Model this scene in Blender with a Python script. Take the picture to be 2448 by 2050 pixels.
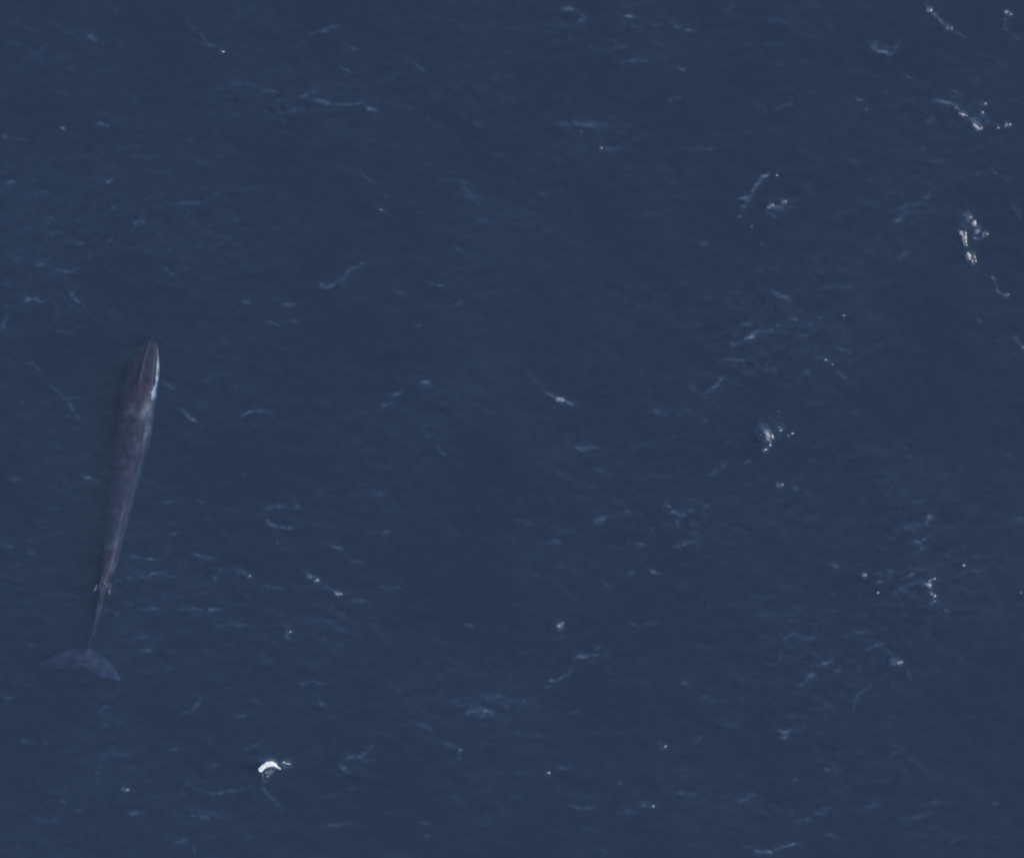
import bpy, math, random
import numpy as np
from mathutils import Vector, noise

for o in list(bpy.data.objects):
    bpy.data.objects.remove(o)
SC = bpy.context.scene
COL = SC.collection

# ------------------------------------------------------------------ camera
CAM_H = 150.0
M = 0.025                     # metres per photograph pixel at the sea surface
cam_d = bpy.data.cameras.new('camera')
cam = bpy.data.objects.new('camera', cam_d)
COL.objects.link(cam)
cam.location = (0, 0, CAM_H)
cam.rotation_euler = (0, 0, 0)
cam_d.sensor_width = 36.0
cam_d.lens = 36.0 * CAM_H / (2448 * M)
cam_d.clip_start = 1.0
cam_d.clip_end = 8000.0
SC.camera = cam

# ------------------------------------------------------------------ sky, sun, exposure
SUN_EL, SUN_AZ = 42.0, 12.0   # azimuth counted from +x (right of the picture) towards +y (top)
world = bpy.data.worlds.new('World')
SC.world = world
world.use_nodes = True
wn = world.node_tree
wn.nodes.clear()
sky = wn.nodes.new('ShaderNodeTexSky')
sky.sky_type = 'NISHITA'
sky.sun_disc = False
sky.sun_elevation = math.radians(SUN_EL)
sky.sun_rotation = math.radians(90.0 - SUN_AZ)
bgn = wn.nodes.new('ShaderNodeBackground')
bgn.inputs['Strength'].default_value = 0.13
wo = wn.nodes.new('ShaderNodeOutputWorld')
wn.links.new(sky.outputs['Color'], bgn.inputs['Color'])
wn.links.new(bgn.outputs['Background'], wo.inputs['Surface'])

sun_d = bpy.data.lights.new('sun', 'SUN')
sun_d.energy = 3.0
sun_d.angle = math.radians(0.53)
sun_d.color = (1.0, 0.93, 0.84)
sun = bpy.data.objects.new('sun', sun_d)
COL.objects.link(sun)
SUN_DIR = Vector((math.cos(math.radians(SUN_EL)) * math.cos(math.radians(SUN_AZ)),
                  math.cos(math.radians(SUN_EL)) * math.sin(math.radians(SUN_AZ)),
                  math.sin(math.radians(SUN_EL))))
sun.rotation_euler = SUN_DIR.to_track_quat('Z', 'Y').to_euler()
sun.location = (60, 10, 80)

vs = SC.view_settings
vs.view_transform = 'Standard'
vs.look = 'None'
vs.exposure = 0.0
vs.gamma = 1.0
vs.use_curve_mapping = False
SC.cycles.max_bounces = 8
SC.cycles.volume_bounces = 2
SC.cycles.transparent_max_bounces = 12
SC.cycles.filter_width = 2.1

# ------------------------------------------------------------------ helpers
def W(px, py, z=0.0):
    """photograph pixel -> point of the place at height z"""
    k = (CAM_H - z) / CAM_H
    return ((px - 1224.0) * M * k, (1025.0 - py) * M * k, z)

def tag(o, label=None, cat=None, group=None, kind=None):
    if label: o['label'] = label
    if cat: o['category'] = cat
    if group: o['group'] = group
    if kind: o['kind'] = kind
    return o

def mesh_obj(name, verts, faces, mat, parent=None, smooth=True):
    me = bpy.data.meshes.new(name)
    me.from_pydata([tuple(v) for v in verts], [], faces)
    if smooth:
        me.polygons.foreach_set('use_smooth', [True] * len(me.polygons))
    me.update()
    o = bpy.data.objects.new(name, me)
    COL.objects.link(o)
    if mat: me.materials.append(mat)
    if parent: o.parent = parent
    return o

def thing(name, loc, label, cat, group=None):
    o = bpy.data.objects.new(name, None)
    o.location = loc
    o.empty_display_size = 0.3
    COL.objects.link(o)
    return tag(o, label, cat, group)

def new_mat(name):
    m = bpy.data.materials.new(name)
    m.use_nodes = True
    m.node_tree.nodes.clear()
    return m, m.node_tree.nodes, m.node_tree.links

def math_node(N, L, op, a, b=None, clamp=False):
    n = N.new('ShaderNodeMath'); n.operation = op; n.use_clamp = clamp
    for i, v in enumerate((a, b)):
        if v is None: continue
        if isinstance(v, (int, float)): n.inputs[i].default_value = v
        else: L.new(v, n.inputs[i])
    return n.outputs[0]

# ------------------------------------------------------------------ height field of the sea
GS = 0.06
GX, GY = 67.2, 57.6
NX, NY = int(round(GX / GS)) + 1, int(round(GY / GS)) + 1
xs = (np.arange(NX) - (NX - 1) / 2) * GS
ys = (np.arange(NY) - (NY - 1) / 2) * GS
rng = np.random.default_rng(11)

def spectral(lmin, lmax, ang, spread, seed, power=0.0):
    """gaussian random field, wavelengths lmin..lmax metres, waves travelling along ang +- spread degrees; unit rms"""
    r = np.random.default_rng(seed)
    ny, nx = 1024, 1200
    kx = np.fft.fftfreq(nx, GS)[None, :]
    ky = np.fft.fftfreq(ny, GS)[:, None]
    k = np.hypot(kx, ky) + 1e-9
    a = np.arctan2(ky, kx) - math.radians(ang)
    d = np.exp(-0.5 * (np.abs(np.arctan2(np.sin(a), np.cos(a))) / math.radians(spread)) ** 2) \
        + np.exp(-0.5 * (np.abs(np.arctan2(-np.sin(a), -np.cos(a))) / math.radians(spread)) ** 2)
    lo, hi = 1 / lmax, 1 / lmin
    band = 1 / (1 + (lo / k) ** 6) / (1 + (k / hi) ** 6)
    amp = band * d * k ** power
    f = np.fft.ifft2(np.fft.fft2(r.standard_normal((ny, nx))) * amp).real[:NY, :NX]
    return (f - f.mean()) / f.std()

def smooth(a, lo, hi):
    t = np.clip((a - lo) / (hi - lo), 0, 1)
    return t * t * (3 - 2 * t)

swell = spectral(7, 22, 60, 35, 1, -1.0)
chop = spectral(1.6, 6, 80, 45, 2, -1.5)
rip = spectral(0.45, 1.8, 85, 50, 3, -1.5)
H = 0.030 * swell + 0.013 * chop + 0.0050 * rip

# thin crest lines between ripples, only here and there
w1 = spectral(2, 9, 75, 60, 4, -1.0)
w2 = spectral(0.7, 3.0, 88, 38, 5, -0.8)
w3 = spectral(0.5, 2.2, 100, 38, 6, -0.8)
_X, _Y = np.meshgrid(xs, ys)
lively = np.zeros_like(_X)
for (cx_, cy_, rx_, ry_, a_) in [(1600, 700, 230, 130, 1.0), (1880, 1150, 130, 200, 1.0), (1700, 1360, 240, 120, .8), (1660, 1480, 120, 90, .7), (620, 200, 260, 90, .7),
        (140, 100, 150, 90, .5), (180, 480, 300, 130, .9), (120, 620, 160, 80, .8), (700, 580, 140, 60, .5), (330, 1200, 300, 110, .8), (600, 1290, 220, 80, .7),
        (620, 1080, 180, 70, .6), (990, 1450, 160, 80, .9), (150, 1420, 200, 120, .5), (400, 1620, 320, 120, .6), (1350, 1070, 160, 110, .8), (1220, 1350, 120, 80, .7),
        (1750, 100, 200, 60, .4), (1900, 230, 160, 90, .6), (1250, 60, 200, 70, .7), (1230, 280, 90, 70, .7), (1870, 420, 120, 60, .6), (1560, 1640, 180, 70, .6),
        (1080, 420, 120, 120, .4), (850, 800, 200, 90, .4), (1180, 900, 160, 80, .4), (1330, 800, 90, 40, .4), (1900, 1560, 150, 60, .4)]:
    wx_, wy_, _z = W(cx_ * 2448 / 2100, cy_ * 2448 / 2100)
    k_ = 2448 / 2100 * M
    lively = np.maximum(lively, a_ * np.exp(-(((_X - wx_) / (rx_ * k_)) ** 2 + ((_Y - wy_) / (ry_ * k_)) ** 2)))
patch = np.clip(0.85 * lively + 0.22 * smooth(spectral(5, 25, 0, 200, 7), -0.2, 1.7), 0, 1)
patch2 = smooth(spectral(1.5, 6, 80, 60, 8), -0.8, 1.6) * (0.3 + 0.7 * lively)
crest = np.exp(-(np.abs(w2 + 0.5 * w1) / 0.11) ** 1.2) * patch2 + 0.8 * np.exp(-(np.abs(w3 - 0.4 * w1) / 0.10) ** 1.2) * patch
crest *= 0.15 + 0.95 * patch

# crests with painted sky sheen, glint streaks and foam where the photograph shows them.  Four quarters (origin x, y); each line: "strength width x y x y ..."
Q = {
1: (0, 0, """.6 5 820 135 860 185 920 215;.3 5 760 80 800 120;.4 7 1270 140 1340 125 1395 100;.4 7 1400 180 1460 205;.3 7 1385 265 1440 300
.35 5 1460 260 1505 285;.4 5 1680 250 1745 300;.35 7 1010 345 1075 365 1140 380;.35 7 1180 410 1260 390 1310 360;.6 7 1270 410 1350 420 1380 435
.5 6 1390 430 1500 420;.5 6 1480 405 1510 440 1555 470;.4 7 1130 470 1180 462 1240 440;.5 7 355 145 395 160;.2 9 120 245 190 180;.5 7 380 505 450 520
.6 5 240 520 265 535;.35 6 0 560 60 565;.25 6 60 565 130 568;.25 6 520 395 570 415;.5 6 435 755 475 730;.25 6 380 690 430 730;.5 8 30 745 65 757
.35 8 455 860 480 840;.35 6 880 800 915 788;.3 6 700 835 830 830;.35 5 760 860 800 890;.4 6 1465 710 1545 755;.3 6 1560 795 1600 808
.6 6 1530 845 1560 858 1590 875;.35 8 190 975 215 965;.3 6 530 910 560 915;.35 7 600 935 660 920;.3 6 430 990 460 975;.3 6 310 1000 350 1003
.5 9 50 1060 70 1070;.5 9 140 1095 190 1080;.55 8 215 1120 265 1115 340 1095;.6 7 280 1180 290 1210 330 1250;.3 6 330 1250 370 1290
.5 8 80 1205 120 1225 170 1245;.3 7 0 1255 60 1258;.35 6 15 1350 30 1290;.3 7 230 1360 300 1360;.3 6 690 1035 705 1020
.7 8 1290 1165 1330 1175 1415 1165;.45 7 1390 1155 1430 1110 1500 1075;.45 7 1155 1235 1210 1255;.3 7 990 1235 1035 1240;.45 7 1090 1325 1150 1330
.3 7 1150 1320 1300 1305;.3 6 660 1090 730 1140;.3 7 1610 1190 1660 1210;.3 7 1860 1250 1890 1235;.35 7 1755 1145 1830 1170;.35 7 1860 1010 1910 1035
.25 7 870 1430 930 1420;.3 6 1700 1335 1740 1330;.25 6 1540 1395 1580 1405;.4 8 1690 1540 1720 1560;.55 10 1730 1575 1775 1575;.25 6 1630 1470 1660 1490
.4 8 1590 1620 1655 1610;.35 7 1540 1675 1620 1650;.4 6 670 1560 730 1610;.6 7 735 1680 760 1710 820 1745;.6 6 990 1710 1040 1680 1090 1680 1130 1705
.4 7 200 1580 250 1630 360 1735;.25 6 100 1480 180 1530;.3 7 240 1640 320 1640;.35 7 1770 530 1810 520;.3 7 1950 500 1975 515;.25 6 1880 470 1900 490
.25 7 2000 620 2060 635;.3 12 1890 740 1930 800 1970 840;.25 9 1940 800 2050 850;.9 5 895 208 915 216;.7 4 1552 858 1560 866"""),
2: (1224, 0, """.7 7 180 30 230 42 300 75;.3 7 270 100 300 75;.6 6 430 50 515 80;.3 7 580 100 620 100;.5 6 690 125 760 125;.35 6 650 95 700 110
.4 6 310 195 380 212 460 200;.45 6 440 258 490 248 560 250;.3 7 600 235 650 240;.45 7 660 265 710 290;.45 7 630 425 690 400;.3 7 860 50 920 20
.75 7 1470 170 1490 205 1540 212 1585 190;.6 7 1560 225 1565 200;.35 6 1090 262 1135 268;.45 6 1600 300 1650 315
.8 6 1690 0 1705 35 1750 80 1790 115 1860 150;.4 6 2010 40 2020 120 2080 165;.4 6 1790 350 1850 400;.6 7 1740 410 1820 440 1840 470
.4 7 1400 410 1450 405;.35 7 1090 445 1165 420;.25 7 1000 420 1040 445;.35 6 690 615 760 605 830 620;.25 7 200 500 280 495;.4 8 240 500 330 520 370 555
.35 6 350 605 430 610;.9 7 975 800 1010 745 1050 708;.8 8 930 815 975 800;.5 8 930 900 945 860;.4 8 940 860 975 805;.4 7 1040 870 1080 900
.45 8 1100 835 1150 855;.3 8 1180 760 1235 765;.35 7 1390 655 1430 662;.5 8 1590 860 1650 845 1720 790;.4 8 1570 910 1600 890;.25 8 1700 500 1740 460
.3 7 1830 720 1950 705;.4 7 1960 690 2010 720 2040 750;.4 7 2040 840 2090 890;.4 9 770 1000 800 1000;.35 9 1570 1070 1620 1040;.3 7 1390 1120 1430 1125
.3 7 1220 1130 1260 1145;.6 6 1970 1130 1990 1185 2035 1215;.6 8 1060 1185 1090 1210 1150 1245;.55 7 1130 1305 1185 1315
.65 7 1115 1325 1020 1360 960 1390 890 1415;.4 7 940 1325 990 1340;.4 9 1160 1400 1240 1350;.6 8 840 1485 900 1475 990 1475;.5 7 1240 1450 1310 1490
.5 7 1330 1430 1390 1450;.5 7 1330 1520 1410 1575;.3 6 1260 1315 1280 1305;.55 9 790 1615 840 1580 870 1545;.4 8 720 1580 760 1600;.25 8 960 1550 1000 1545
.9 6 140 1610 190 1640 270 1665;.3 6 60 1535 130 1595;.65 9 570 1685 635 1700;.3 7 670 1690 730 1680;.35 7 780 1740 800 1725;.45 8 1900 1310 1930 1325
.5 7 2060 1385 2100 1425;.3 12 1880 430 1900 500 1950 480
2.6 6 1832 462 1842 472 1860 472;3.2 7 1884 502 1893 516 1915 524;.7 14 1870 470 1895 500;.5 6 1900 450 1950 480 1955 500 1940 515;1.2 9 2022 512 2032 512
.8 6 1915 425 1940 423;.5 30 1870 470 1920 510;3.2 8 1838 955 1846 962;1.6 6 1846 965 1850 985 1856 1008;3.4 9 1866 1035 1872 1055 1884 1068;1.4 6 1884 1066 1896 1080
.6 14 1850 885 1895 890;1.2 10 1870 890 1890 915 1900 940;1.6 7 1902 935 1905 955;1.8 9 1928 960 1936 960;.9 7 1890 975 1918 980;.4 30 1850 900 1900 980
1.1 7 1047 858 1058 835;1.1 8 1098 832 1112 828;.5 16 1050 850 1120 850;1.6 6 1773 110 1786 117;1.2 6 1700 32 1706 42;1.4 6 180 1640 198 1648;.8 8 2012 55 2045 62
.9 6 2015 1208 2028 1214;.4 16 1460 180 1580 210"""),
3: (0, 1025, """.4 7 790 40 850 65;.35 8 1790 70 1830 105;.3 8 980 190 1015 185;.35 8 40 195 105 220;.4 8 330 190 380 215;.3 8 190 240 225 240
.3 8 190 340 240 332;.25 7 620 310 720 300;.3 6 800 293 850 295;.45 8 1070 325 1170 312;.35 7 1200 318 1235 310;.25 7 1290 250 1340 252;.35 7 1530 268 1580 262
.7 7 1090 370 1150 405 1210 405;.35 8 1130 475 1150 460;.3 7 690 430 740 415;.45 8 1340 475 1400 485 1390 500;.55 8 1430 540 1490 550;.5 6 1565 440 1615 425
.3 7 1840 400 1870 410;.4 8 0 465 50 480;.3 8 100 500 160 505;.25 7 165 410 200 405;.5 7 790 515 870 535;.4 8 530 530 590 530;.3 7 590 530 650 545
.55 7 570 605 650 595 730 598;.3 7 500 618 570 605;.3 7 870 605 910 600;.5 7 945 570 1000 590 1040 600;.4 7 1065 640 1120 645 1180 640;.5 7 1555 650 1660 652
.6 6 1235 575 1265 600 1330 635 1390 680 1430 678;.35 7 1440 700 1515 715;.3 6 1200 675 1230 680;.4 7 560 740 660 738;.3 7 700 720 790 745
.55 7 780 735 860 735 915 750;.4 7 25 750 50 755;.3 7 1140 750 1165 755;.7 8 1175 805 1185 835 1185 860;.5 6 1170 805 1200 808;.35 8 880 810 1040 800
.4 7 560 912 640 908;.3 8 540 865 660 860;.3 8 90 880 140 890;.3 8 1060 930 1100 905;.3 7 1900 805 1960 800;.35 7 1215 1040 1260 1040 1330 1045
.4 6 1290 1090 1345 1150;.35 8 0 1105 55 1103;.35 7 400 1170 450 1130;.4 8 730 1165 780 1160 820 1115;.3 7 960 1175 1020 1168;.45 8 420 1205 445 1225
.35 7 90 1270 140 1288;.3 7 170 1280 210 1290;.3 7 690 1320 770 1310;.4 7 1000 1305 1060 1285;.4 8 1960 1110 2080 1090;.6 10 1910 1170 1960 1150 2020 1165
.4 9 1960 1185 2000 1165;.4 8 2060 1140 2090 1145;.4 6 1700 1205 1780 1245;.5 6 1800 1285 1900 1305;.5 6 1885 1318 1880 1350;.5 7 1420 1345 1470 1345 1530 1290
.35 7 1480 1350 1530 1360;.45 8 390 1410 430 1385;.35 7 870 1380 905 1368;.4 7 830 1480 880 1500 950 1480 1020 1460;.4 8 250 1525 290 1535;.3 7 300 1560 340 1560
.5 7 520 1570 600 1568;.3 6 700 1575 715 1575;.6 7 780 1578 830 1590 855 1590;.3 8 150 1605 250 1610;.4 8 700 1700 775 1680;.25 7 860 1570 930 1615
.4 8 795 1700 800 1730;.4 7 1075 1420 1085 1470 1100 1510 1160 1565;.3 7 1310 1625 1470 1615;.35 7 1720 1610 1770 1625;.4 9 1735 1665 1755 1667;.5 9 1400 1370 1420 1400
1.2 5 1256 602 1264 608;.9 5 1285 617 1300 623;1.5 6 1366 669 1392 680;.8 6 1008 600 1026 603;1.1 7 500 1470 524 1480;.7 30 1070 1385 1150 1365;1.0 12 1080 1410 1120 1410
.6 20 1150 1370 1190 1375;.9 7 1180 825 1188 842;.9 6 1880 1312 1884 1322;1.5 9 1060 1400 1085 1382 1110 1370 1130 1380;1.0 8 1130 1378 1152 1394;.9 9 1155 1364 1192 1376;.9 4 425 622 440 640 447 670 445 685;.7 4 415 590 418 620 425 632;.7 5 405 640 390 665"""),
4: (1224, 1025, """.5 7 240 60 280 82 360 80;.65 6 340 160 395 192;.4 8 790 188 820 185 880 135;.3 7 870 65 900 60;.35 7 955 128 985 135;.35 7 1150 230 1165 265
.3 7 1010 180 1050 215;.6 9 330 375 370 380 400 360;.55 8 620 290 660 335 715 355;.5 8 720 385 765 390;.35 7 690 350 680 400 700 405;.4 7 0 375 80 395
.3 7 410 345 490 345;.3 7 180 430 250 420;.35 7 140 465 210 462;.45 7 660 485 700 470 755 458;.35 7 470 462 530 470 560 530;.5 7 470 595 500 588
.55 7 530 570 570 588 610 595;.45 7 360 630 420 655;.3 7 470 800 610 795;.55 8 245 945 290 930 340 925 400 932;.35 7 330 920 370 880
.6 6 120 1025 170 1030 225 1010 250 970;.4 7 130 1060 165 1045;.35 9 670 1030 740 1040;.35 7 760 1095 850 1120;.3 8 930 1120 960 1120;.3 8 20 1125 60 1120
.35 7 250 1165 295 1160;.5 7 1120 860 1170 850 1225 862;.45 8 1280 750 1320 730;.35 7 1130 795 1180 780;.35 7 1390 765 1460 772;.5 9 1400 830 1490 830
.5 8 1490 890 1530 870;.4 7 1440 920 1500 885;.35 6 1530 890 1570 930;.55 9 1235 975 1300 945 1310 965;.4 8 1170 1060 1240 1000;.4 7 1330 985 1355 992
.3 9 1620 985 1640 1030;.35 7 1395 1160 1410 1110 1470 1040;.35 8 1290 540 1340 570;.4 8 1490 625 1520 622;.35 7 1500 595 1570 580;.6 9 1620 600 1655 595
.5 9 1560 665 1620 650 1670 630;.4 8 1600 650 1630 665;.6 10 1685 395 1715 380 1720 345;.45 9 1610 405 1690 385;.4 9 1620 470 1720 440;.4 9 1640 510 1690 480
.3 7 1770 265 1830 265;.3 7 1490 210 1580 212;.3 7 1850 360 1880 345;.4 7 2040 375 2100 365;.3 7 1780 440 1830 430;.6 6 1745 715 1800 750;.3 7 1880 575 1950 572
.5 8 1085 1235 1120 1250 1190 1210;.45 8 1090 1275 1140 1255;.4 8 740 1285 780 1260;.3 12 840 1185 910 1215;.5 9 1280 1400 1350 1395;.4 7 1310 1370 1340 1420
.35 7 1150 1445 1180 1435;.35 7 1545 1360 1560 1335 1610 1305;.25 7 1510 1220 1560 1222;.25 7 180 1385 250 1388;.6 7 430 1445 455 1460;.6 7 520 1525 580 1548
.4 8 690 1490 715 1492;.35 7 230 1535 340 1560;.3 7 410 1575 520 1565;.4 8 900 1515 950 1520 1000 1500;.35 8 1440 1550 1510 1545;.35 8 1700 1540 1780 1525
.4 8 1965 1528 1995 1525;.3 8 1120 1560 1180 1575;.5 8 1170 1615 1210 1600 1250 1580 1300 1550;.3 7 1570 1590 1640 1600 1720 1570
.6 8 950 1710 1000 1730 1060 1730 1120 1710 1190 1690;.35 8 1270 1660 1350 1680;.35 9 370 1730 390 1740;.25 8 650 1585 700 1585
2.2 7 184 795 192 812;2.0 6 1554 951 1572 957;1.3 6 1572 957 1594 962;1.3 7 1080 230 1102 233;1.2 12 1712 612 1702 640 1712 665;1.0 10 1718 668 1728 700 1745 715
.8 6 1434 592 1443 610;1.6 9 1034 5 1042 30 1046 50;.7 26 1032 -20 1046 60;.5 20 1040 60 1042 100;.4 26 1080 -40 1095 20;1.2 7 1030 82 1035 92;.8 7 1050 60 1054 85;.9 8 1018 30 1022 44;.9 8 1072 10 1100 6;.6 6 1125 26 1148 18
.8 8 605 1305 628 1303;.6 7 595 1288 602 1292;.9 6 138 1410 150 1414;.6 6 568 1546 578 1550"""),
}
QS = 2448 / 2 / 2100.0
XX, YY = np.meshgrid(xs, ys)
warpx = 0.055 * spectral(0.9, 3.5, 0, 200, 21, -1) + 0.022 * spectral(0.25, 0.8, 0, 200, 24, -1)
warpy = 0.055 * spectral(0.9, 3.5, 0, 200, 22, -1) + 0.022 * spectral(0.25, 0.8, 0, 200, 25, -1)
breakup = 0.66 + 0.26 * spectral(0.4, 2.0, 80, 60, 23, -0.8) + 0.24 * spectral(0.2, 0.6, 78, 35, 26, -0.5)
strand = np.exp(-(np.abs(spectral(0.35, 1.8, 80, 30, 27, -0.6)) / 0.25) ** 1.2)
XW, YW = XX + warpx, YY + warpy
S = np.zeros_like(XX)          # strength of painted sheen, glints and foam
Hs = np.zeros_like(XX)
for q, (ox, oy, txt) in Q.items():
    for line in txt.replace('\n', ';').split(';'):
        v = [float(t) for t in line.split()]
        if len(v) < 6: continue
        st, wd = v[0], v[1]
        P = [W(ox + v[i] * QS, oy + v[i + 1] * QS)[:2] for i in range(2, len(v), 2)]
        sg = wd * QS * M * 0.72
        r = sg * 4 + 0.35
        x0, x1 = min(p[0] for p in P) - r, max(p[0] for p in P) + r
        y0, y1 = min(p[1] for p in P) - r, max(p[1] for p in P) + r
        i0, i1 = np.searchsorted(xs, [x0, x1]); j0, j1 = np.searchsorted(ys, [y0, y1])
        if i1 - i0 < 2 or j1 - j0 < 2: continue
        sx, sy = XW[j0:j1, i0:i1], YW[j0:j1, i0:i1]
        D = np.full(sx.shape, 1e9); T = np.zeros(sx.shape); SD = np.zeros(sx.shape)
        tot = sum(math.dist(P[k], P[k + 1]) for k in range(len(P) - 1)) + 1e-6
        acc = 0.0
        for k in range(len(P) - 1):
            (ax, ay), (bx, by) = P[k], P[k + 1]
            dx, dy = bx - ax, by - ay
            L2 = dx * dx + dy * dy + 1e-9
            t = np.clip(((sx - ax) * dx + (sy - ay) * dy) / L2, 0, 1)
            ex, ey = sx - ax - t * dx, sy - ay - t * dy
            d = np.hypot(ex, ey)
            m = d < D
            D = np.where(m, d, D)
            T = np.where(m, (acc + t * math.sqrt(L2)) / tot, T)
            SD = np.where(m, np.sign(dx * ey - dy * ex), SD)
            acc += math.sqrt(L2)
        taper = 0.35 + 0.65 * np.sin(np.pi * np.clip(T, 0.0, 1.0)) ** 0.7
        sgt = sg * (0.6 + 0.4 * taper)
        core = np.exp(-0.5 * (D / sgt) ** 2) * taper
        halo = np.exp(-D / (3.0 * sg)) * taper * np.clip(0.2 + 1.3 * strand[j0:j1, i0:i1], 0, 2)
        b = np.clip(breakup[j0:j1, i0:i1], 0.1, 1.6)
        S[j0:j1, i0:i1] = np.maximum(S[j0:j1, i0:i1], st * (0.80 * core * b + 0.34 * halo * b))
        Hs[j0:j1, i0:i1] += st * 0.030 * np.exp(-0.5 * (D / (1.6 * sg)) ** 2) * taper

# small steep wavelets that catch the sun: "x y radius_cm" in photograph pixels, from the quarters above
GL = []
def gl(q, pts):
    ox, oy = Q[q][:2]
    for i in range(0, len(pts), 3):
        GL.append((ox + pts[i] * QS, oy + pts[i + 1] * QS, pts[i + 2]))
gl(1, [907,214,6, 853,238,3, 1507,449,6, 252,527,6, 1557,862,5, 1543,876,4, 1247,1330,3, 85,1650,3, 1908,768,3, 1960,832,3, 2020,812,3, 1700,750,2])
gl(2, [1703,38,8, 1780,113,9, 1790,118,6, 2017,50,6, 2040,60,4, 1450,447,4, 280,540,4, 360,608,6, 1080,720,5, 1060,840,6, 1107,828,8, 1050,855,6,
       978,930,5, 1020,1000,4, 2022,1212,7, 1355,1295,5, 1280,1476,5, 1310,1495,4, 188,1644,7, 200,1648,6, 2090,1425,7, 1815,442,5, 1838,468,10, 1848,472,7,
       1888,508,10, 1896,518,10, 1910,523,7, 2027,512,8, 1988,525,5, 1920,425,5, 1935,424,5, 1925,460,4, 1870,890,6, 1888,920,6, 1893,905,4, 1903,945,7,
       1932,960,9, 1892,975,6, 1915,980,5, 1843,958,8, 1850,985,5, 1855,1005,5, 1866,1045,10, 1873,1056,10, 1886,1073,6])
gl(3, [606,612,4, 1018,602,6, 1260,605,7, 1292,621,7, 1272,611,5, 1372,671,7, 1385,679,7, 505,1472,6, 518,1480,7, 1597,1030,4, 2055,1555,4, 1345,1148,3,
       1408,1390,5, 1418,1408,5, 1430,1406,4, 1185,833,5, 1882,1316,5, 815,456,3, 785,1585,4, 795,1728,4])
gl(4, [1085,230,8, 1097,233,7, 188,803,9, 193,814,9, 1560,952,10, 1572,957,7, 1586,961,8, 1436,597,6, 1441,608,5, 1495,673,5, 1847,560,5, 2082,673,4,
       1605,78,3, 1580,62,3, 1560,70,3, 1535,122,2, 1595,66,3, 600,1290,4, 612,1308,6, 624,1303,6, 145,1412,6, 136,1410,4, 573,1548,5, 1335,1329,4,
       1350,1325,3, 1195,1708,3, 1032,10,9, 1040,25,10, 1036,38,9, 1050,42,8, 1015,30,6, 1032,86,8, 1052,70,5, 1095,8,6, 1075,10,4, 1145,20,5, 1128,26,4,
       870,1193,3, 912,1215,3, 340,1190,2, 1712,622,5, 1707,645,5, 1725,615,5, 1728,690,5])
gtan = math.tan(math.radians((90 - SUN_EL) / 2))
for (px, py, rc) in GL:
    cx, cy, _ = W(px, py)
    R = max(rc * 0.0145, 0.03) * 1.15
    i0, i1 = np.searchsorted(xs, [cx - 4 * R - .1, cx + 4 * R + .1]); j0, j1 = np.searchsorted(ys, [cy - 4 * R - .1, cy + 4 * R + .1])
    if i1 - i0 < 2 or j1 - j0 < 2: continue
    d2 = (XX[j0:j1, i0:i1] - cx) ** 2 + (YY[j0:j1, i0:i1] - cy) ** 2
    # gaussian hump whose steepest flank just passes the slope that mirrors the sun
    Hs[j0:j1, i0:i1] += 1.25 * gtan * R / 0.607 * np.exp(-0.5 * d2 / R ** 2) * 1.0
    S[j0:j1, i0:i1] = np.maximum(S[j0:j1, i0:i1], 0.055 * rc * np.exp(-0.5 * d2 / (0.9 * R) ** 2))  # sun glint also painted into the surface colour

H += Hs + 0.011 * crest
mott = spectral(0.4, 2.6, 84, 42, 31, -0.8)       # faint short cross-wind streaks of painted sheen everywhere
mott2 = spectral(0.3, 1.2, 84, 30, 33, -0.5)
broad = spectral(5, 22, 60, 90, 32, -0.8)
act = 0.55 + 0.75 * patch + 0.18 * broad
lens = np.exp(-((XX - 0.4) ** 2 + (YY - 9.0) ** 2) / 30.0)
SHEEN_FOAM = 1.22 * S + 0.62 * crest * (0.3 + 0.7 * smooth(spectral(0.5, 2.5, 90, 60, 35, -0.5), -0.6, 1.4)) + np.clip(0.120 - 0.0005 * XX + 0.013 * broad + 0.030 * lens + 0.02 * lively + 0.022 * mott * act + 0.008 * mott2 + 0.05 * np.maximum(mott - 0.9, 0) * act, 0.0, 1)  # painted sky sheen and mottle, together with the foam lines
edge = smooth(GX / 2 - np.abs(XX), 0, 1.5) * smooth(GY / 2 - np.abs(YY), 0, 1.5)
H *= edge
SHEEN_FOAM = SHEEN_FOAM * edge + 0.125 * (1 - edge)

def sea_z(x, y):
    i = int(np.clip(round((x - xs[0]) / GS), 0, NX - 1)); j = int(np.clip(round((y - ys[0]) / GS), 0, NY - 1))
    return float(H[j, i])

# ------------------------------------------------------------------ water material
wm, N, L = new_mat('sea_water')
out = N.new('ShaderNodeOutputMaterial')
geo = N.new('ShaderNodeNewGeometry')
att = N.new('ShaderNodeAttribute'); att.attribute_name = 'foam'  # carries painted sheen and glints besides foam
def noise_tex(scale, detail, sx=1.0, sy=1.0, rough=0.55, rot=0.0):
    mp = N.new('ShaderNodeMapping'); mp.inputs['Scale'].default_value = (sx, sy, 1.0); mp.inputs['Rotation'].default_value = (0, 0, rot)
    L.new(geo.outputs['Position'], mp.inputs['Vector'])
    n = N.new('ShaderNodeTexNoise'); n.inputs['Scale'].default_value = scale
    n.inputs['Detail'].default_value = detail; n.inputs['Roughness'].default_value = rough
    L.new(mp.outputs[0], n.inputs['Vector'])
    return n.outputs['Fac']
n1 = noise_tex(1.6, 5.0, 0.6, 1.4, 0.62, 0.15)
n2 = noise_tex(9.0, 3.0, 0.8, 1.2, 0.6, -0.2)
hsum = math_node(N, L, 'ADD', math_node(N, L, 'MULTIPLY', n1, 0.014), math_node(N, L, 'MULTIPLY', n2, 0.0022))
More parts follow.
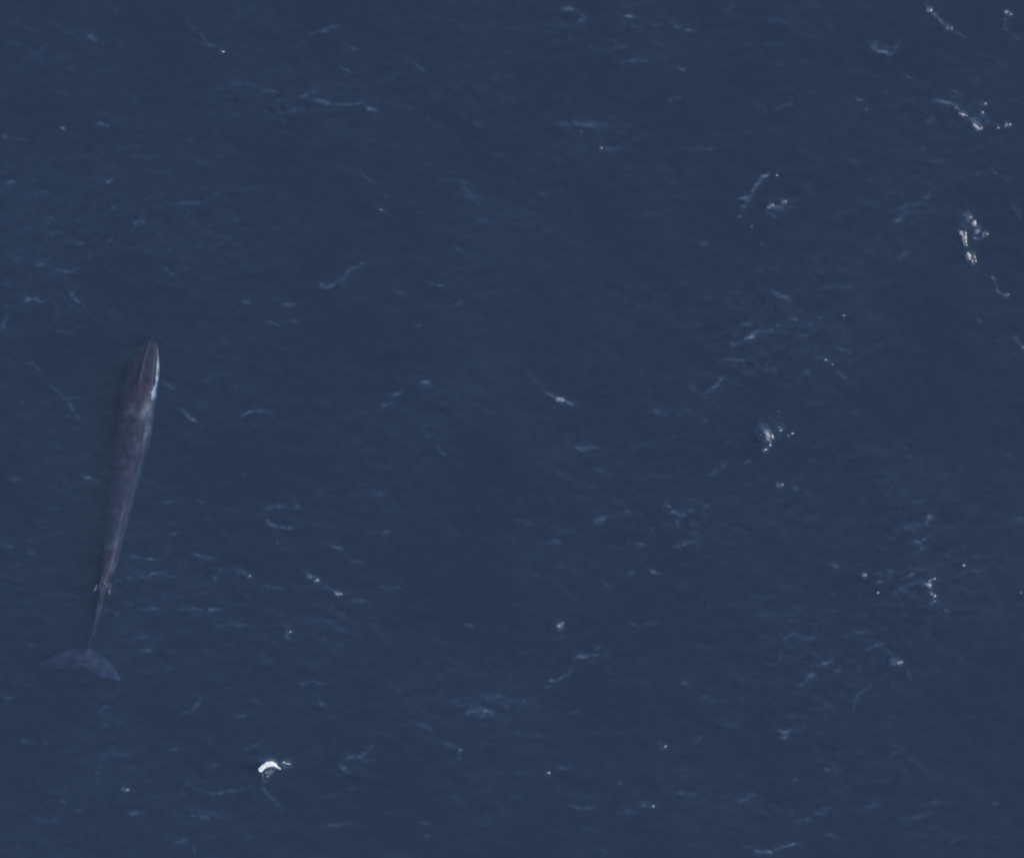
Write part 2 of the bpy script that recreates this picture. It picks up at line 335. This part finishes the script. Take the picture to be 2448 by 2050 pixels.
bump = N.new('ShaderNodeBump'); bump.inputs['Strength'].default_value = 1.0; bump.inputs['Distance'].default_value = 1.0
L.new(hsum, bump.inputs['Height'])
dotn = N.new('ShaderNodeVectorMath'); dotn.operation = 'DOT_PRODUCT'
L.new(bump.outputs[0], dotn.inputs[0]); L.new(geo.outputs['Incoming'], dotn.inputs[1])
cosv = math_node(N, L, 'ABSOLUTE', dotn.outputs['Value'], clamp=True)
one_m = math_node(N, L, 'SUBTRACT', 1.0, cosv, clamp=True)
schl = math_node(N, L, 'ADD', math_node(N, L, 'MULTIPLY', math_node(N, L, 'POWER', one_m, 5.0), 0.979), 0.021)
tr = N.new('ShaderNodeBsdfTransparent')
gls = N.new('ShaderNodeBsdfGlossy'); gls.inputs['Roughness'].default_value = 0.20
L.new(bump.outputs[0], gls.inputs['Normal'])
mix = N.new('ShaderNodeMixShader')
L.new(schl, mix.inputs[0]); L.new(tr.outputs[0], mix.inputs[1]); L.new(gls.outputs[0], mix.inputs[2])
# sky sheen and sun glints painted as diffuse colour, with thin foam
sheen_film = N.new('ShaderNodeBsdfDiffuse'); sheen_film_c = N.new('ShaderNodeValToRGB')
sheen_film_c.color_ramp.elements[0].position = 0.20; sheen_film_c.color_ramp.elements[0].color = (0.20, 0.40, 0.72, 1)
sheen_film_c.color_ramp.elements[1].position = 1.0; sheen_film_c.color_ramp.elements[1].color = (0.72, 0.66, 0.70, 1)
L.new(math_node(N, L, 'MULTIPLY', att.outputs['Fac'], 0.55, clamp=True), sheen_film_c.inputs[0])
L.new(sheen_film_c.outputs[0], sheen_film.inputs['Color'])
nb = noise_tex(5.0, 4.0, 0.7, 1.3, 0.65)
amt = math_node(N, L, 'MULTIPLY', att.outputs['Fac'], math_node(N, L, 'ADD', math_node(N, L, 'MULTIPLY', nb, 1.3), 0.35))
amt = math_node(N, L, 'MULTIPLY', amt, 0.19, clamp=True)
mix2 = N.new('ShaderNodeMixShader')
L.new(amt, mix2.inputs[0]); L.new(mix.outputs[0], mix2.inputs[1]); L.new(sheen_film.outputs[0], mix2.inputs[2])
 
L.new(mix2.outputs[0], out.inputs['Surface'])
# the water itself: scattering and absorption per metre
SCAT, ABS = (0.094, 0.1175, 0.110), (0.69, 0.55, 0.255)
vsx = N.new('ShaderNodeVolumeScatter'); vax = N.new('ShaderNodeVolumeAbsorption')
ms = max(SCAT); ma = max(ABS)
vsx.inputs['Color'].default_value = tuple(c / ms for c in SCAT) + (1,)
vsx.inputs['Density'].default_value = ms
vsx.inputs['Anisotropy'].default_value = 0.0
# absorption node: sigma_a = (1 - color) * density
vax.inputs['Color'].default_value = tuple(1 - c / (ma * 1.001) for c in ABS) + (1,)
vax.inputs['Density'].default_value = ma * 1.001
add = N.new('ShaderNodeAddShader')
L.new(vsx.outputs[0], add.inputs[0]); L.new(vax.outputs[0], add.inputs[1])
L.new(add.outputs[0], out.inputs['Volume'])
try: wm.cycles.homogeneous_volume = True
except Exception: pass

# ------------------------------------------------------------------ sea mesh (closed body of water to the horizon)
ext = []
d = GS
p = 0.0
while p < 3000:
    d = min(d * 1.45, 400); p += d; ext.append(p)
ext = np.array(ext)
fx = np.concatenate([xs[0] - ext[::-1], xs, xs[-1] + ext])
fy = np.concatenate([ys[0] - ext[::-1], ys, ys[-1] + ext])
ne = len(ext)
FZ = np.zeros((len(fy), len(fx)), np.float32); FF = np.full_like(FZ, 0.125)
FZ[ne:ne + NY, ne:ne + NX] = H
FF[ne:ne + NY, ne:ne + NX] = SHEEN_FOAM
nx, ny = len(fx), len(fy)
X2, Y2 = np.meshgrid(fx, fy)
top = np.stack([X2, Y2, FZ], -1).reshape(-1, 3)
idx = np.arange(nx * ny).reshape(ny, nx)
quads = np.stack([idx[:-1, :-1], idx[:-1, 1:], idx[1:, 1:], idx[1:, :-1]], -1).reshape(-1, 4)
DEPTH = -45.0
loop = np.concatenate([idx[0, :], idx[1:, -1], idx[-1, -2::-1], idx[-2:0:-1, 0]])
bot = top[loop].copy(); bot[:, 2] = DEPTH
nb0 = len(top)
k = len(loop)
side = np.stack([loop, nb0 + np.arange(k), nb0 + (np.arange(k) + 1) % k, np.roll(loop, -1)], -1)
verts = np.concatenate([top, bot]).astype(np.float32)
me = bpy.data.meshes.new('sea')
nq = len(quads) + len(side)
me.vertices.add(len(verts)); me.vertices.foreach_set('co', verts.ravel())
me.loops.add(nq * 4 + k)
li = np.concatenate([quads.ravel(), side.ravel(), (nb0 + np.arange(k))[::-1]]).astype(np.int32)
me.loops.foreach_set('vertex_index', li)
me.polygons.add(nq + 1)
me.polygons.foreach_set('loop_start', np.concatenate([np.arange(nq) * 4, [nq * 4]]).astype(np.int32))
sm = np.zeros(nq + 1, bool); sm[:len(quads)] = True
me.polygons.foreach_set('use_smooth', sm)
me.update(calc_edges=True)
a = me.attributes.new('foam', 'FLOAT', 'POINT')  # per-vertex amount of painted sheen, glints and foam
a.data.foreach_set('value', np.concatenate([FF.ravel(), np.zeros(k)]).astype(np.float32))
me.materials.append(wm)
sea = bpy.data.objects.new('sea', me)
COL.objects.link(sea)
tag(sea, kind='structure', label='dark blue open sea with faint ripples and sun glints')

bm_, BN, BL = new_mat('seabed_silt')
bo = BN.new('ShaderNodeOutputMaterial'); bd = BN.new('ShaderNodeBsdfDiffuse'); bd.inputs['Color'].default_value = (0.03, 0.035, 0.04, 1)
BL.new(bd.outputs[0], bo.inputs['Surface'])
Rb = 3400.0
sb = mesh_obj('seabed', [(-Rb, -Rb, DEPTH - 2), (Rb, -Rb, DEPTH - 2), (Rb, Rb, DEPTH - 2), (-Rb, Rb, DEPTH - 2)], [(0, 1, 2, 3)], bm_, smooth=False)
tag(sb, kind='structure', label='dark silt seabed far below the surface')

# ------------------------------------------------------------------ whale
# stations: photograph y, left edge x, right edge x, depth of the top of the back (m), height/width ratio
ST = [(806, 358, 362, .50, 1.0), (811, 350, 369, .44, .85), (820, 341, 375, .38, .75), (835, 329, 379, .33, .68), (855, 316, 382, .30, .68),
      (885, 306, 383, .27, .75), (915, 297, 381, .25, .85), (945, 291, 377, .24, .95), (975, 286, 373, .26, 1.05), (1010, 281, 368, .30, 1.12),
      (1050, 277, 361, .36, 1.18), (1100, 272, 348, .42, 1.20), (1150, 268, 333, .44, 1.25), (1200, 264, 319, .42, 1.30), (1250, 259, 306, .36, 1.38),
      (1300, 252, 293, .28, 1.45), (1340, 246, 283, .18, 1.5), (1375, 240, 269, .12, 1.7), (1400, 236, 257, .12, 2.0), (1430, 232, 248, .20, 2.3),
      (1465, 226, 239, .38, 2.6), (1500, 219, 231, .60, 2.7), (1530, 211.5, 221, .82, 2.4), (1549, 206, 215, .95, 1.6)]
ST = np.array(ST, float)
ST[:, 3] += np.interp(ST[:, 0], [806, 900, 960, 1050, 1250, 1340, 1400, 1549], [.0, -.12, -.06, .04, .05, .03, .04, .02])
ST[:, 1] -= np.interp(ST[:, 0], [806, 870, 930, 1100, 1250, 1340, 1380, 1430], [0, 1, 6, 9, 8, 4, 1, 0])
JAW_Y = [815, 838, 858, 872, 884, 896, 905, 914, 924, 933, 943, 951, 960]
JAW_P = [.05, .16, .35, .75, .55, .35, 1.0, .55, 1.0, 1.0, 1.0, .45, .0]
NR, NSEG = 120, 56
def cr(vals, t):     # smooth interpolation of a column at parameter t (in station units)
    i = int(np.clip(math.floor(t), 0, len(vals) - 2)); f = t - i
    p0, p1, p2, p3 = vals[max(i - 1, 0)], vals[i], vals[i + 1], vals[min(i + 2, len(vals) - 1)]
    return 0.5 * ((2 * p1) + (-p0 + p2) * f + (2 * p0 - 5 * p1 + 4 * p2 - p3) * f * f + (-p0 + 3 * p1 - 3 * p2 + p3) * f ** 3)
# head cross-section (unit half width / unit half height), right half from keel to crown: jaw bulges outside the flat upper jaw
HEADSEC = [(0, -1), (.45, -.95), (.80, -.68), (.96, -.2), (1.0, .25), (.985, .50), (.915, .66), (.85, .56), (.835, .58), (.80, .72), (.60, .80), (.35, .84), (.14, .88), (.05, .93), (0, .95)]
def head_pt(u):      # u 0..1 keel to crown
    t = u * (len(HEADSEC) - 1)
    i = min(int(t), len(HEADSEC) - 2); f = t - i
    return (HEADSEC[i][0] * (1 - f) + HEADSEC[i + 1][0] * f, HEADSEC[i][1] * (1 - f) + HEADSEC[i + 1][1] * f)
wv, wf, pale = [], [], []
for k in range(NR):
    t = k / (NR - 1) * (len(ST) - 1)
    y, xl, xr, dp, rt = (cr(ST[:, c], t) for c in range(5))
    s = (y - 806) / (1549 - 806)
    wpx = max(xr - xl, 1.5)
    hw = wpx * M / 2
    hh = hw * rt
    zt = -dp
    zc = zt - hh
    cx, cy, _ = W((xl + xr) / 2, y, zc)
    tilt = (xr + xl) / 2
    head = float(np.clip(1 - (s - 0.12) / 0.10, 0, 1)); head = head * head * (3 - 2 * head)
    ex = 0.92 if s > .7 else 1.0
    for j in range(NSEG):
        th = 2 * math.pi * j / NSEG - math.pi / 2          # keel first, right side next
        sx, sz = math.cos(th), math.sin(th)
        u = j / (NSEG / 2); u = u if u <= 1 else 2 - u
        hx, hz = head_pt(u); hx *= 1 if j <= NSEG / 2 else -1
        bx = math.copysign(abs(sx) ** .86, sx); bz = math.copysign(abs(sz) ** (.50 if sz > 0 else 1), sz) * (1 if s < .7 else 1)
        X = bx * (1 - head) + hx * head; Z = bz * (1 - head) + hz * head
        # gentle roll so that the right flank shows
        ro = math.radians(float(np.interp(s, [0, .10, .18, .3, .6, 1], [4, 7, 9, 4, 3, 0])))
        px_, pz_ = X * hw, Z * hh
        wob = 0.022 * noise.noise(Vector((cx * 2.2, cy * 2.6, j * .05)))
        wv.append((cx + px_ * math.cos(ro) - pz_ * math.sin(ro) * .55 + wob, cy, zc + px_ * math.sin(ro) + pz_ * math.cos(ro)))
        # pale markings: right lower jaw, blaze, flank; soft belly
        p_ = 0.0
        if Z < -0.25: p_ = max(p_, min(1, (-0.25 - Z) * 1.6) * .6)
        if X > 0 and head > 0.0:
            jaw = min(1, max(0, (X - 0.86 - .05 * noise.noise(Vector((5, y * .12, 0)))) / 0.05)) * float(np.interp(y, JAW_Y, JAW_P))
            p_ = max(p_, jaw)
        if X > 0.45 and .16 < s < .30:
            b = math.exp(-((s - .225 + (0.9 - X) * -.05) / .022) ** 2) * min(1, (X - .35) / .35)
            p_ = max(p_, .17 * b)
        if X > 0.80 and s > .24:
            p_ = max(p_, 0.22 * min(1, (X - .80) / .12) * (1.0 - .45 * s) * (0.55 + 0.9 * max(0, noise.noise(Vector((0, y * .03, 3.3))) + .3)))
        if abs(s - .235) < .04 and -.3 < X < .6 and Z > 0:
            p_ = max(p_, .05 * math.exp(-((s - .235 - .04 * abs(X)) / .012) ** 2))
        if Z > 0: p_ = max(p_, .085 * math.exp(-((y - 1298 + 5 * X) / 8) ** 2) * (.6 + .4 * X))
        if Z > 0 and s > .2:      # scars and mottling along the back
            nn_ = noise.noise(Vector((X * 2.2, y * .045, 9.1))) + .6 * noise.noise(Vector((X * 5, y * .12, 2.2)))
            p_ += .075 * max(0, nn_) * (.6 + .5 * X)
        if X > .80 and 985 < y < 1085: p_ = max(p_, .30 * math.sin(math.pi * (y - 985) / 100) * (.75 + .5 * noise.noise(Vector((1, y * .09, 0)))))
        if head > .3 and X < -0.93 and s < .12: p_ = max(p_, .16)
        pale.append(p_)
for k in range(NR - 1):
    for j in range(NSEG):
        a0, a1 = k * NSEG + j, k * NSEG + (j + 1) % NSEG
        wf.append((a0, a1, a1 + NSEG, a0 + NSEG))
wf.append(tuple(range(NSEG)))
# flukes grow out of the last ring
ax = Vector((-39.0, -185.0)).normalized()                 # towards the tail, picture axes (x right, y up)
lat = Vector((-ax.y, ax.x))                               # to the whale's right on the picture (x+)
stock = Vector(W(210.5, 1549, -1.0)[:2])
z0 = zc
Wmax = 99 * M
hw0 = (ST[-1][2] - ST[-1][1]) * M / 2
def lead(x):          # how far behind the stock the leading edge lies at half-span x (m)
    q = x / Wmax
    return M * (1 + 30 * q ** 1.25 + 30 * q ** 3.2)
NF = 22
notch = M * 47
for k in range(1, NF + 1):
    v = k / NF
    wk = hw0 + (Wmax - hw0) * v ** 0.80
    ec = lead(wk); cc = notch * v
    for j in range(NSEG):
        th = 2 * math.pi * j / NSEG - math.pi / 2
        sx, sz = math.cos(th), math.sin(th)
        au = abs(sx)
        along = cc + (ec - cc) * au ** 1.15 + (M * 7 * math.sin(math.pi * au) * v)
        if v > .999: along -= M * 10 * math.exp(-(au / .07) ** 2)
        thick = (0.13 * (1 - v) ** 0.8 * (1 - .55 * au) + 0.045 * (1 - au * .7) * math.sqrt(max(0, 1 - v)) + 0.004)
        if k < 4: thick += (ST[-1][4] * hw0 * (1 - k / 4.0)) * math.exp(-(au * wk / 0.18) ** 2)
        pnt = stock + lat * (sx * wk - 6 * M * v * au) + ax * along
        if au > .9 and .15 < v < 1: pnt += ax * (.02 * math.sin(v * 40))
        droop = -0.10 * (au * wk / Wmax) ** 2 - 0.10 * v
        zz = -0.95 + droop + (z0 + 0.95) * max(0, 1 - k / 5.0)
        wv.append((pnt.x, pnt.y, zz + sz * thick + .03 * noise.noise(Vector((pnt.x * 1.5, pnt.y * 2, 0)))))
        f = au * wk / Wmax
        nz_ = noise.noise(Vector((pnt.x * 1.6, pnt.y * 2.4, 1.7))) + .5 * noise.noise(Vector((pnt.x * 5, pnt.y * 6, 4.0)))
        pale.append(max(0, 0.075 + 0.11 * nz_ + 0.022 * math.copysign(min(1, au * wk / .9), sx)) + 0.10 * math.exp(-((f - .97) / .12) ** 2) )
    for j in range(NSEG):
        a0, a1 = (NR + k - 2) * NSEG + j, (NR + k - 2) * NSEG + (j + 1) % NSEG
        wf.append((a0, a1, a1 + NSEG, a0 + NSEG))
last = (NR + NF - 1) * NSEG
wf.append(tuple(last + j for j in reversed(range(NSEG))))

pale = list(pale)
skin, N, L = new_mat('whale_skin')
out = N.new('ShaderNodeOutputMaterial'); pb = N.new('ShaderNodeBsdfPrincipled')
tc = N.new('ShaderNodeTexCoord')
pa = N.new('ShaderNodeAttribute'); pa.attribute_name = 'pale'
def ntex(scale, detail, vec=None, sc=(1, 1, 1), rough=.6):
    mp = N.new('ShaderNodeMapping'); mp.inputs['Scale'].default_value = sc
    L.new(tc.outputs['Object'], mp.inputs[0])
    n = N.new('ShaderNodeTexNoise'); n.inputs['Scale'].default_value = scale; n.inputs['Detail'].default_value = detail
    n.inputs['Roughness'].default_value = rough
    L.new(mp.outputs[0], n.inputs['Vector'])
    return n.outputs['Fac']
na = ntex(2.6, 6.0, sc=(1.3, .8, .4), rough=.75); nb_ = ntex(1.1, 3.0)
rp = N.new('ShaderNodeValToRGB')
rp.color_ramp.elements[0].position = .38; rp.color_ramp.elements[0].color = (.009, .007, .021, 1)
rp.color_ramp.elements[1].position = .68; rp.color_ramp.elements[1].color = (.050, .035, .075, 1)
L.new(na, rp.inputs[0])
pal = math_node(N, L, 'MULTIPLY', pa.outputs['Fac'], math_node(N, L, 'ADD', math_node(N, L, 'MULTIPLY', ntex(1.9, 5.0, sc=(1.3, .8, 1), rough=.65), 2.6), -.25), clamp=True)
mx = N.new('ShaderNodeMix'); mx.data_type = 'RGBA'
L.new(pal, mx.inputs['Factor']); L.new(rp.outputs[0], mx.inputs['A']); mx.inputs['B'].default_value = (.76, .90, .84, 1)
L.new(mx.outputs['Result'], pb.inputs['Base Color'])
pb.inputs['Roughness'].default_value = .55
L.new(pb.outputs[0], out.inputs['Surface'])

whale = thing('whale', W(250, 1200, -1.2), 'long slender dark whale with a white right jaw swimming just under the surface', 'whale')
WL = Vector(whale.location)
body = mesh_obj('body', [tuple(Vector(v) - WL) for v in wv], wf, skin, whale)
at = body.data.attributes.new('pale', 'FLOAT', 'POINT'); at.data.foreach_set('value', [min(1.0, v) for v in pale])

def blade(name, root, tip, chord, thick, sweep_dir, pale_v, parent, n=14, curve=0.0):
    """a tapering fin from root to tip; chord lies along sweep_dir"""
    root, tip = Vector(root), Vector(tip); sd = Vector(sweep_dir).normalized()
    span = tip - root
    nrm = span.cross(sd).normalized()
    vv, ff = [], []
    m = 16
    for i in range(n):
        f = i / (n - 1)
        c = chord * (1 - f) ** .62 * (1 - .25 * f) + .01
        mid = root + span * f + sd * (curve * f * f)
        for j in range(m):
            th = 2 * math.pi * j / m
            vv.append(mid + sd * (math.cos(th) * c / 2) + nrm * (math.sin(th) * thick * (1 - .8 * f) * (0.6 - .4 * math.cos(th))))
    for i in range(n - 1):
        for j in range(m):
            a0, a1 = i * m + j, i * m + (j + 1) % m
            ff.append((a0, a1, a1 + m, a0 + m))
    ff += [tuple(reversed(range(m))), tuple((n - 1) * m + j for j in range(m))]
    o = mesh_obj(name, [tuple(v - WL) for v in vv], ff, skin, parent)
    a = o.data.attributes.new('pale', 'FLOAT', 'POINT'); a.data.foreach_set('value', [pale_v] * len(vv))
    return o
blade('flipper', W(362, 985, -.95), W(354, 1078, -1.05), .42, .07, (-.3, -1, -.9), .30, whale, curve=.1)
blade('flipper', W(289, 985, -1.25), W(270, 1075, -1.6), .42, .07, (.3, -1, -.9), .0, whale, curve=.1)
fr_ = W(243, 1385, -.22); ft_ = W(236, 1400, .20)
blade('dorsal_fin', fr_, ft_, .80, .05, (-.22, -1, 0), 0.02, whale, curve=.12)

# ------------------------------------------------------------------ foam, and sun glints built as lumps
fm, N, L = new_mat('foam')
out = N.new('ShaderNodeOutputMaterial'); pb = N.new('ShaderNodeBsdfPrincipled')
pb.inputs['Base Color'].default_value = (.86, .87, .88, 1); pb.inputs['Roughness'].default_value = .6
tc = N.new('ShaderNodeTexCoord'); nn = N.new('ShaderNodeTexNoise'); nn.inputs['Scale'].default_value = 30; nn.inputs['Detail'].default_value = 4
L.new(tc.outputs['Object'], nn.inputs['Vector'])
bp = N.new('ShaderNodeBump'); bp.inputs['Strength'].default_value = .6; bp.inputs['Distance'].default_value = .02
L.new(nn.outputs['Fac'], bp.inputs['Height']); L.new(bp.outputs[0], pb.inputs['Normal'])
L.new(pb.outputs[0], out.inputs['Surface'])

fm2 = fm.copy(); fm2.name = 'thin_foam_glint'
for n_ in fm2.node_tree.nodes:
    if n_.type == 'BSDF_PRINCIPLED': n_.inputs['Base Color'].default_value = (.62, .54, .58, 1)  # pinkish sun-glint tint put into the base colour
t_ = (1 + 5 ** .5) / 2
IV = [Vector(v).normalized() for v in [(-1, t_, 0), (1, t_, 0), (-1, -t_, 0), (1, -t_, 0), (0, -1, t_), (0, 1, t_), (0, -1, -t_), (0, 1, -t_), (t_, 0, -1), (t_, 0, 1), (-t_, 0, -1), (-t_, 0, 1)]]
IF = [(0, 11, 5), (0, 5, 1), (0, 1, 7), (0, 7, 10), (0, 10, 11), (1, 5, 9), (5, 11, 4), (11, 10, 2), (10, 7, 6), (7, 1, 8), (3, 9, 4), (3, 4, 2), (3, 2, 6), (3, 6, 8), (3, 8, 9), (4, 9, 5), (2, 4, 11), (6, 2, 10), (8, 6, 7), (9, 8, 1)]
R = random.Random(5)
def clumps(pts):
    """pts: list of (x, y, radius, flatness) in the place; returns one lumpy mesh lying on the water"""
    V, F = [], []
    for (x, y, r, fl) in pts:
        b = len(V); z = sea_z(x, y)
        ang = R.uniform(0, 6.28); st_ = R.uniform(.75, 1.35)
        for v in IV:
            k_ = R.uniform(.75, 1.25)
            vx, vy = v.x * st_ * r * k_, v.y / st_ * r * k_
            V.append((x + vx * math.cos(ang) - vy * math.sin(ang), y + vx * math.sin(ang) + vy * math.cos(ang), z + v.z * r * fl * k_ + r * fl * .35))
        F += [(a + b, c + b, d_ + b) for a, c, d_ in IF]
    return V, F
def foam_glint_thing(name, px, py, label, cat, parts, group=None):
    loc = Vector(W(px, py))
    t = thing(name, loc, label, cat, group)
    for pname, pts in parts:
        V, F = clumps(pts)
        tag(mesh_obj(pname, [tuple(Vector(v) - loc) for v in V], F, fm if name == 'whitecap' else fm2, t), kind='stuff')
    return t
def along(line, n, r0, r1, fl=.35, jitter=1.0):
    """line: (px, py, halfwidth_px) points; scatter n lumps along it"""
    out = []
    for _ in range(n):
        i = R.randrange(len(line) - 1); f = R.random()
        a, b = line[i], line[i + 1]
        hw_ = (a[2] * (1 - f) + b[2] * f)
        x = a[0] * (1 - f) + b[0] * f; y = a[1] * (1 - f) + b[1] * f
        dx, dy = b[0] - a[0], b[1] - a[1]; l = math.hypot(dx, dy) + 1e-6
        o_ = R.uniform(-1, 1) * hw_ * jitter
        X, Y, _z = W(x - dy / l * o_, y + dx / l * o_)
        out.append((X, Y, R.uniform(r0, r1), fl))
    return out
def flecks(spots, k=3, spread=1.6):
    out = []
    for (px, py, r) in spots:
        for _ in range(k):
            X, Y, _z = W(px + R.gauss(0, spread), py + R.gauss(0, spread))
            out.append((X, Y, r * R.uniform(.3, .75), .3))
    return out
foam_glint_thing('whitecap', 640, 1832, 'bright white crescent of breaking foam, by far the brightest spot on the water', 'whitecap', [
    ('foam_crest', along([(620, 1841, 3), (623, 1839, 3.6), (630, 1832, 3.6), (640, 1827.5, 5), (649, 1824.5, 4), (655, 1827, 2.8), (660, 1831, 1.4)], 270, .022, .075, .7, 1.25)),
    ('foam_tail', along([(660, 1831, 1.4), (666, 1834, 1.2), (671, 1838, .8)], 26, .02, .035)),
    ('foam_glint_flecks', along([(676, 1820, 1.5), (684, 1823, 1.5), (694, 1826, 1)], 14, .018, .032) + flecks([(661, 1823, .03), (636, 1846, .035), (650, 1841, .035), (652, 1844, .03), (639, 1854, .035), (643, 1852, .03), (631, 1850, .02), (629, 1860, .02), (632, 1870, .02), (626, 1852, .02), (676, 1834, .02), (681, 1831, .02)], 2)),
])
foam_glint_thing('foam_glint_patch', 2320, 540, 'two white sun-glint spots modelled as lumps, joined by a thin thread with a speckled arc beside them', 'foam patch', [  # sun glints given solid shape as lumps
    ('foam_glint_clot', along([(2294, 556, 2), (2298, 560, 3), (2301, 564, 1.5)], 13, .02, .045) + along([(2301, 566, 1), (2303, 580, .8), (2305, 590, .8)], 7, .012, .024)),
    ('foam_glint_clot', along([(2312, 605, 2), (2312, 613, 3.2), (2318, 619, 2.2), (2326, 628, .8)], 16, .02, .045)),
    ('foam_glint_flecks', flecks([(2313, 519, .025), (2325, 530, .02), (2328, 537, .02), (2333, 551, .035), (2350, 560, .045), (2327, 567, .02), (2341, 570, .02), (2322, 524, .018)], 2)),
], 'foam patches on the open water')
foam_glint_thing('foam_glint_patch', 2312, 290, 'two short pale sun-glint crescents modelled as lumps in a slanting line in the upper right water', 'foam patch', [  # lumps stand in for sun reflections on the water
    ('foam_glint_clot', along([(2292, 272, 1.6), (2296, 276, 2), (2304, 277, .8)], 8, .016, .032)),
    ('foam_glint_clot', along([(2322, 296, 2), (2327, 303, 2.4), (2336, 307, 1.4), (2343, 308, .6)], 11, .018, .036)),
    ('foam_glint_flecks', flecks([(2405, 298, .035), (2383, 305, .018), (2345, 247, .018), (2353, 247, .02), (2282, 258, .02), (2344, 270, .015), (2330, 284, .02)], 2)),
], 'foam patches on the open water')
foam_glint_thing('foam_glint_patch', 1830, 1040, 'loose cluster of small white sun-glint specks modelled as lumps, spilling downwards, right of the middle of the water', 'foam patch', [  # glint cluster modelled as solid specks
    ('foam_glint_clot', along([(1825, 1026, 1), (1826, 1032, 1.8), (1831, 1040, 1.6), (1830, 1048, 2), (1838, 1050, 1.6), (1841, 1056, 1)], 12, .014, .032)),
    ('foam_glint_flecks', flecks([(1819, 1042, .025), (1815, 1047, .018), (1825, 1075, .04), (1828, 1056, .02), (1836, 1066, .018), (1836, 1072, .015), (1863, 984, .03), (1859, 1010, .025), (1849, 1009, .018), (1862, 1028, .03), (1849, 1030, .02), (1855, 1032, .02), (1880, 1041, .02), (1889, 1036, .018), (1838, 996, .02), (1831, 1014, .018)], 2)),
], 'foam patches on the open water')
foam_glint_thing('foam_glint_patch', 2225, 1405, 'faint grey curl of old foam with a tail trailing down to the right', 'foam patch', [
    ('foam_glint_clot', along([(2228, 1383, 1.5), (2221, 1386, 2), (2218, 1398, 2.2), (2220, 1408, 1.5)], 16, .014, .026)),
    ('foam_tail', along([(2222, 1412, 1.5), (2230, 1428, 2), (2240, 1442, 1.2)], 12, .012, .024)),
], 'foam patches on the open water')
foam_glint_thing('wake_curl', 262, 1408, 'thin pale curl of wake on the right of the whale\'s back fin', 'wake', [
    ('foam_crest', along([(245, 1388, .5), (252, 1394, .6), (258, 1403, .9), (262, 1413, 1.1), (262, 1421, .8)], 26, .008, .018))], 'wake of the whale\'s back fin')
foam_glint_thing('wake_curl', 230, 1408, 'small pale fleck of wake on the left of the whale\'s back fin', 'wake', [
    ('foam_crest', along([(233, 1398, .8), (229, 1405, 1.5), (225, 1412, 1.5)], 14, .008, .018))], 'wake of the whale\'s back fin')
